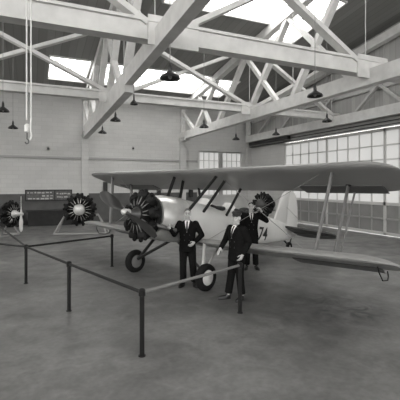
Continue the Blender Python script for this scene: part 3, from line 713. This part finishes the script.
# ------------------------------------------------------------------ people
def person(label, loc, rotz, sc, J, head_yaw=0, head_tilt=0, head_nod=0, jacket='suit', hair='hair', cap=False, grip=(20,20), hem=.80):
    """figure facing local -y; J: joint positions for arms and legs"""
    base = V(loc)
    bd = MB(); spine = lambda z: V((J.get('lean', 0)*(z-.93), J.get('leany', 0)*(z-.93), 0)) if z > .93 else V((0,0,0))
    def S(p): p = V(p); return p + spine(p.z)
    # torso
    def rings(tab, n=28): return [[S((hx*cos(2*pi*k/n), cy+hy*sin(2*pi*k/n), z)) for k in range(n)] for z, hx, hy, cy in tab]
    bd.loft(rings([(.86,.14,.10,.0),(.93,.165,.115,.0),(1.08,.14,.10,0),(1.25,.165,.115,0),(1.38,.165,.105,0.01),(1.46,.12,.075,.015),(1.50,.06,.055,.015)]))
    hc = S((0,0,1.55)); HR = Euler((head_nod, head_tilt, head_yaw)).to_matrix()
    def H(x, y, z): return hc + HR @ V((x, y, z-1.55))
    bd.cap(S((0,.015,1.46)), .058, H(0,.012,1.60), .055)
    bd.ell(H(0,.012,1.692), (.074,.094,.090), HR); bd.ell(H(0,-.018,1.645), (.064,.078,.095), HR)
    bd.ell(H(0,-.034,1.585), (.050,.052,.045), HR); bd.ell(H(0,-.074,1.562), (.024,.020,.018), HR)
    bd.cap(H(0,-.092,1.672), .009, H(0,-.112,1.635), .014); bd.ell(H(0,-.100,1.630), (.019,.013,.010), HR)
    bd.ell(H(0,-.083,1.690), (.052,.018,.011), HR)
    bd.ell(H(0,-.090,1.604), (.026,.012,.0065), HR); bd.ell(H(0,-.088,1.592), (.023,.012,.0075), HR)
    for s in (-1, 1):
        bd.ell(H(s*.076,.008,1.648), (.012,.024,.034), HR); bd.ell(H(s*.04,-.062,1.628), (.022,.022,.02), HR)
    def hand(w, e, curl, side, nrm):
        d = (V(w)-V(e)).normalized(); nn = V(nrm); nn = (nn - d*nn.dot(d)).normalized(); tt = d.cross(nn)*side
        c = V(w)+d*.055
        rot = Matrix((tt, nn, d)).transposed()
        bd.ell(c, (.042,.018,.056), rot)
        for off, L in ((-.031,.072),(-.0105,.083),(.0105,.078),(.031,.060)):
            b0 = V(w)+d*.095+tt*off; a1 = radians(curl); a2 = radians(curl*2.1)
            b1 = b0 + (d*cos(a1)+nn*sin(a1))*L*.52; b2 = b1 + (d*cos(a2)+nn*sin(a2))*L*.48
            bd.cap(V(w)+d*.06+tt*off*.8, .0105, b0, .0100, 10); bd.cap(b0, .0100, b1, .0090, 10); bd.cap(b1, .0090, b2, .0078, 10)
        t0 = V(w)+d*.03-tt*.032; t1 = t0+(d*.6-tt*.6+nn*.35).normalized()*.045; t2 = t1+(d*.9-tt*.1+nn*.4).normalized()*.033
        bd.cap(t0, .0145, t1, .0115, 10); bd.cap(t1, .0115, t2, .009, 10)
    jk = MB(); tr = MB()
    for s, k in ((-1,'R'), (1,'L')):
        sh, el, wr = S((s*.185, .012, 1.435)), V(J['el'+k]), V(J['wr'+k])
        bd.cap(sh, .058, el, .042); bd.cap(el, .042, wr, .029); hand(wr, el, grip[0 if s < 0 else 1], s, J.get('n'+k, (-s,0,0)))
        hp, kn, an = V((s*.09,.0,.90)), V(J['kn'+k]), V(J['an'+k])
        bd.cap(hp, .085, kn, .054); bd.cap(kn, .054, an, .038)
        ft = V(J['ft'+k]); bd.cap(an+V((0,0,-.03)), .036, an+ft.normalized()*.14+V((0,0,-.055)), .028)
        # sleeves
        jk.cap(sh+V((0,0,-.005)), .082, el, .063); d = (wr-el).normalized(); L = (wr-el).length
        jk.lathe([(-.05,.03),(-.02,.058),(0,.063),(L*.5,.057),(L-.005,.050),(L,.044)], el, d, 16)
        # trouser legs
        tr.cap(hp, .105, kn, .082); d = (an-kn).normalized(); L = (an-kn).length
        tr.lathe([(-.07,.03),(-.04,.07),(0,.082),(L*.5,.078),(L-.045,.078),(L-.03,.074)], kn, d, 18)
    bobj = remesh(bd, 'person', M['skin'], .0062, None, 2)
    bobj.location = base; bobj.rotation_euler = (0,0,rotz); bobj.scale = (sc,)*3
    tag(bobj, label, 'person')
    jk.loft(rings([(hem,.200,.150,.0),(hem+.06,.199,.148,0),(.95,.192,.140,0),(1.08,.176,.128,0),(1.22,.192,.136,0),(1.34,.205,.138,.0),(1.43,.195,.118,.01),(1.48,.125,.09,.015),(1.515,.068,.066,.02),(1.53,.064,.062,.022)]))
    jo = remesh(jk, 'jacket', M[jacket], .0105, bobj, 3)
    tr.loft(rings([(.80,.155,.115,0),(.90,.172,.125,0),(.98,.165,.118,0),(1.04,.15,.11,0)]))
    remesh(tr, 'trousers', M['trouser'], .0115, bobj, 3)
    for s, k in ((-1,'R'), (1,'L')):
        an, ft = V(J['an'+k]), V(J['ft'+k]).normalized(); zz = an.z-.09
        m = MB(); r = Matrix((V((ft.y,-ft.x,0)), ft, V((0,0,1)))).transposed()
        p0 = V((an.x, an.y, zz)) + ft*.085
        m.ell(p0+V((0,0,.040)), (.047,.145,.042), r); m.ell(V((an.x,an.y,zz+.062))+ft*.005, (.043,.062,.062), r)
        m.loft([[p0 + r@V((.049*cos(2*pi*q/24), .148*sin(2*pi*q/24), 0)) + V((0,0,h)) for q in range(24)] for h in (.0, .022)])
        remesh(m, 'shoe', M['shoe'], .007, bobj, 2)
    # shirt front, tie and lapels laid on the jacket
    dg = bpy.context.evaluated_depsgraph_get(); bv = BVHTree.FromPolygons([v.co for v in jo.data.vertices], [tuple(p.vertices) for p in jo.data.polygons])
    def patch(name, material, rowsf, z0, z1, off, nr=14, nc=7, th=.006):
        m = MB(); g = []
        for i in range(nr+1):
            z = z0+(z1-z0)*i/nr; a, b = rowsf(z); row = []
            for j in range(nc+1):
                p = S((a+(b-a)*j/nc, -1, z)); h = bv.ray_cast(p, V((0,1,0)))
                y = h[0].y if h[0] is not None else -.1
                row.append(V((p.x, y, z)))
            g.append(row)
        A = [[m.bm.verts.new(p+V((0,-off,0))) for p in r] for r in g]; B_ = [[m.bm.verts.new(p+V((0,-off+th+.006,0))) for p in r] for r in g]
        for i in range(nr):
            for j in range(nc):
                m.face([A[i][j], A[i][j+1], A[i+1][j+1], A[i+1][j]]); m.face([B_[i][j], B_[i+1][j], B_[i+1][j+1], B_[i][j+1]])
        for i in range(nr):
            m.face([A[i][0], A[i+1][0], B_[i+1][0], B_[i][0]]); m.face([A[i][nc], B_[i][nc], B_[i+1][nc], A[i+1][nc]])
        for j in range(nc):
            m.face([A[0][j], B_[0][j], B_[0][j+1], A[0][j+1]]); m.face([A[nr][j], A[nr][j+1], B_[nr][j+1], B_[nr][j]])
        return m.build(name, material, bobj)
    zb, zt = 1.255, 1.515; wv = lambda z: .006+.056*(z-zb)/(zt-zb)
    patch('shirt', M['shirt'], lambda z: (-wv(z), wv(z)), zb, zt, .006)
    patch('necktie', M['tie'], lambda z: (-.017-.012*(1.50-z)*2*(z < 1.48), .017+.012*(1.50-z)*2*(z < 1.48)) if z > 1.30 else (-wv(z), wv(z)), zb+.01, 1.50, .013, nc=4)
    for s in (-1, 1):
        patch('lapel', M[jacket], lambda z: tuple(sorted((s*wv(z), s*(wv(z)+.012+.055*min(1, (z-zb)/.16)*(1 if z < 1.44 else max(.25, (1.53-z)/.09)))))), zb-.02, zt, .010, nc=4)
    m = MB()
    for z, x in ((1.19,-.06),(1.19,.06),(1.07,-.055),(1.07,.055)):
        p = S((x,-1,z)); h = bv.ray_cast(p, V((0,1,0)))
        if h[0] is not None: m.ell(h[0], (.012,.006,.012), n=10, m=6)
    m.build('buttons', M['shoe'], bobj)
    # hair, cap, eyes
    for s in (-1, 1):
        m = MB(); m.ell(H(s*.031,-.0845,1.664), (.0125,.010,.008), HR, 10, 6); m.build('eye', M['eye'], bobj)
        m = MB(); m.cap(H(s*.018,-.100,1.692), .005, H(s*.050,-.086,1.692), .004, 8); m.build('eyebrow', M['hair'], bobj)
    m = MB(); rg = []
    for i in range(12):
        a = radians(-28+118*i/11)
        rg.append([])
        for k in range(28):
            b = 2*pi*k/28; front = max(0, -sin(b))
            aa = max(a, radians(-28+ 66*front**.6)); aa = min(aa, radians(88))
            rg[-1].append(H(.080*cos(aa)*cos(b), .015+.100*cos(aa)*sin(b), 1.690+.099*sin(aa)))
    m.loft(rg); m.build('hair', M[hair], bobj)
    if cap:
        m = MB(); n = 28
        tb = [(1.705,.084,.104,.008),(1.735,.086,.106,.008),(1.758,.096,.116,.010),(1.778,.099,.119,.012),(1.797,.075,.092,.014),(1.802,.02,.02,.014)]
        m.loft([[H(hx*cos(2*pi*k/n), cy+hy*sin(2*pi*k/n), z) for k in range(n)] for z, hx, hy, cy in tb]); cp = m.build('cap', M['hair'], bobj)
        m = MB(); R2 = []
        for k in range(13):
            b = pi+pi*k/12; R2.append((H(.083*cos(b), .008+.102*sin(b), 1.712), H(.083*cos(b)*1.02, .008+.102*sin(b)-.055*max(0,-sin(b)), 1.700)))
        m.loft([[p, q, q+V((0,0,.006)), p+V((0,0,.006))] for p, q in R2]); m.build('cap_visor', M['shoe'], cp)
    return bobj

d1 = 8.75; p1 = G((187.5-200)/F*d1, d1)
face = lambda p: atan2(p.x, p.y)*-1             # figure front (local -y) towards the camera
J1 = dict(elR=(-.29,-.10,1.20), wrR=(-.37,-.27,1.36), nR=(.3,-1,.2), elL=(.33,.05,1.17), wrL=(.17,-.14,1.03), nL=(-1,0,-.2),
          knR=(-.10,-.02,.49), knL=(.13,-.07,.49), anR=(-.10,.02,.09), anL=(.15,.03,.09), ftR=(-.35,-1,0), ftL=(.45,-1,0))
person('man in dark suit standing by the engine, bare headed, one hand raised towards the engine', p1, face(p1)-.1, 1.0, J1, head_yaw=.15, hair='hair_grey', grip=(32, 30))
d2 = 7.75; p2 = G((236.5-200)/F*d2, d2)
J2 = dict(elR=(-.31,.0,1.19), wrR=(-.26,-.20,1.03), nR=(.3,-.2,-1), elL=(.25,.10,1.17), wrL=(.20,-.03,.94), nL=(-1,0,0),
          knR=(-.10,-.05,.49), knL=(.09,.0,.49), anR=(-.14,-.10,.09), anL=(.10,.05,.09), ftR=(-.5,-1,0), ftL=(.2,-1,0))
person('man in dark suit and dark peaked cap standing at the wing near the rail end', p2, face(p2)-.75, 1.0, J2, head_yaw=.45, jacket='suit2', cap=True, grip=(10, 25))
d3 = 10.5; p3 = G((251-200)/F*d3, d3)
J3 = dict(elR=(-.27,.02,1.18), wrR=(-.24,-.12,.95), nR=(1,0,0), elL=(.40,-.10,1.30), wrL=(.27,-.14,1.54), nL=(-1,.2,0),
          knR=(-.10,-.02,.49), knL=(.11,-.02,.49), anR=(-.11,.02,.09), anL=(.13,.03,.09), ftR=(-.3,-1,0), ftL=(.3,-1,0))
person('man in dark suit behind the capped man, one hand raised beside his head', p3, face(p3)+.1, 1.035, J3, head_yaw=-.1, grip=(25, 30))

# ------------------------------------------------------------------ light
w = bpy.data.worlds.new('world'); scn.world = w; w.use_nodes = True
w.node_tree.nodes['Background'].inputs['Color'].default_value = (1, .995, .98, 1)
w.node_tree.nodes['Background'].inputs['Strength'].default_value = 4.3
for o in list(COL.objects):
    if '_wp' in o: del o['_wp']
scn.view_settings.view_transform = 'Standard'; scn.view_settings.look = 'None'; scn.view_settings.exposure = 0.3; scn.view_settings.gamma = 1
scn.view_settings.use_curve_mapping = False
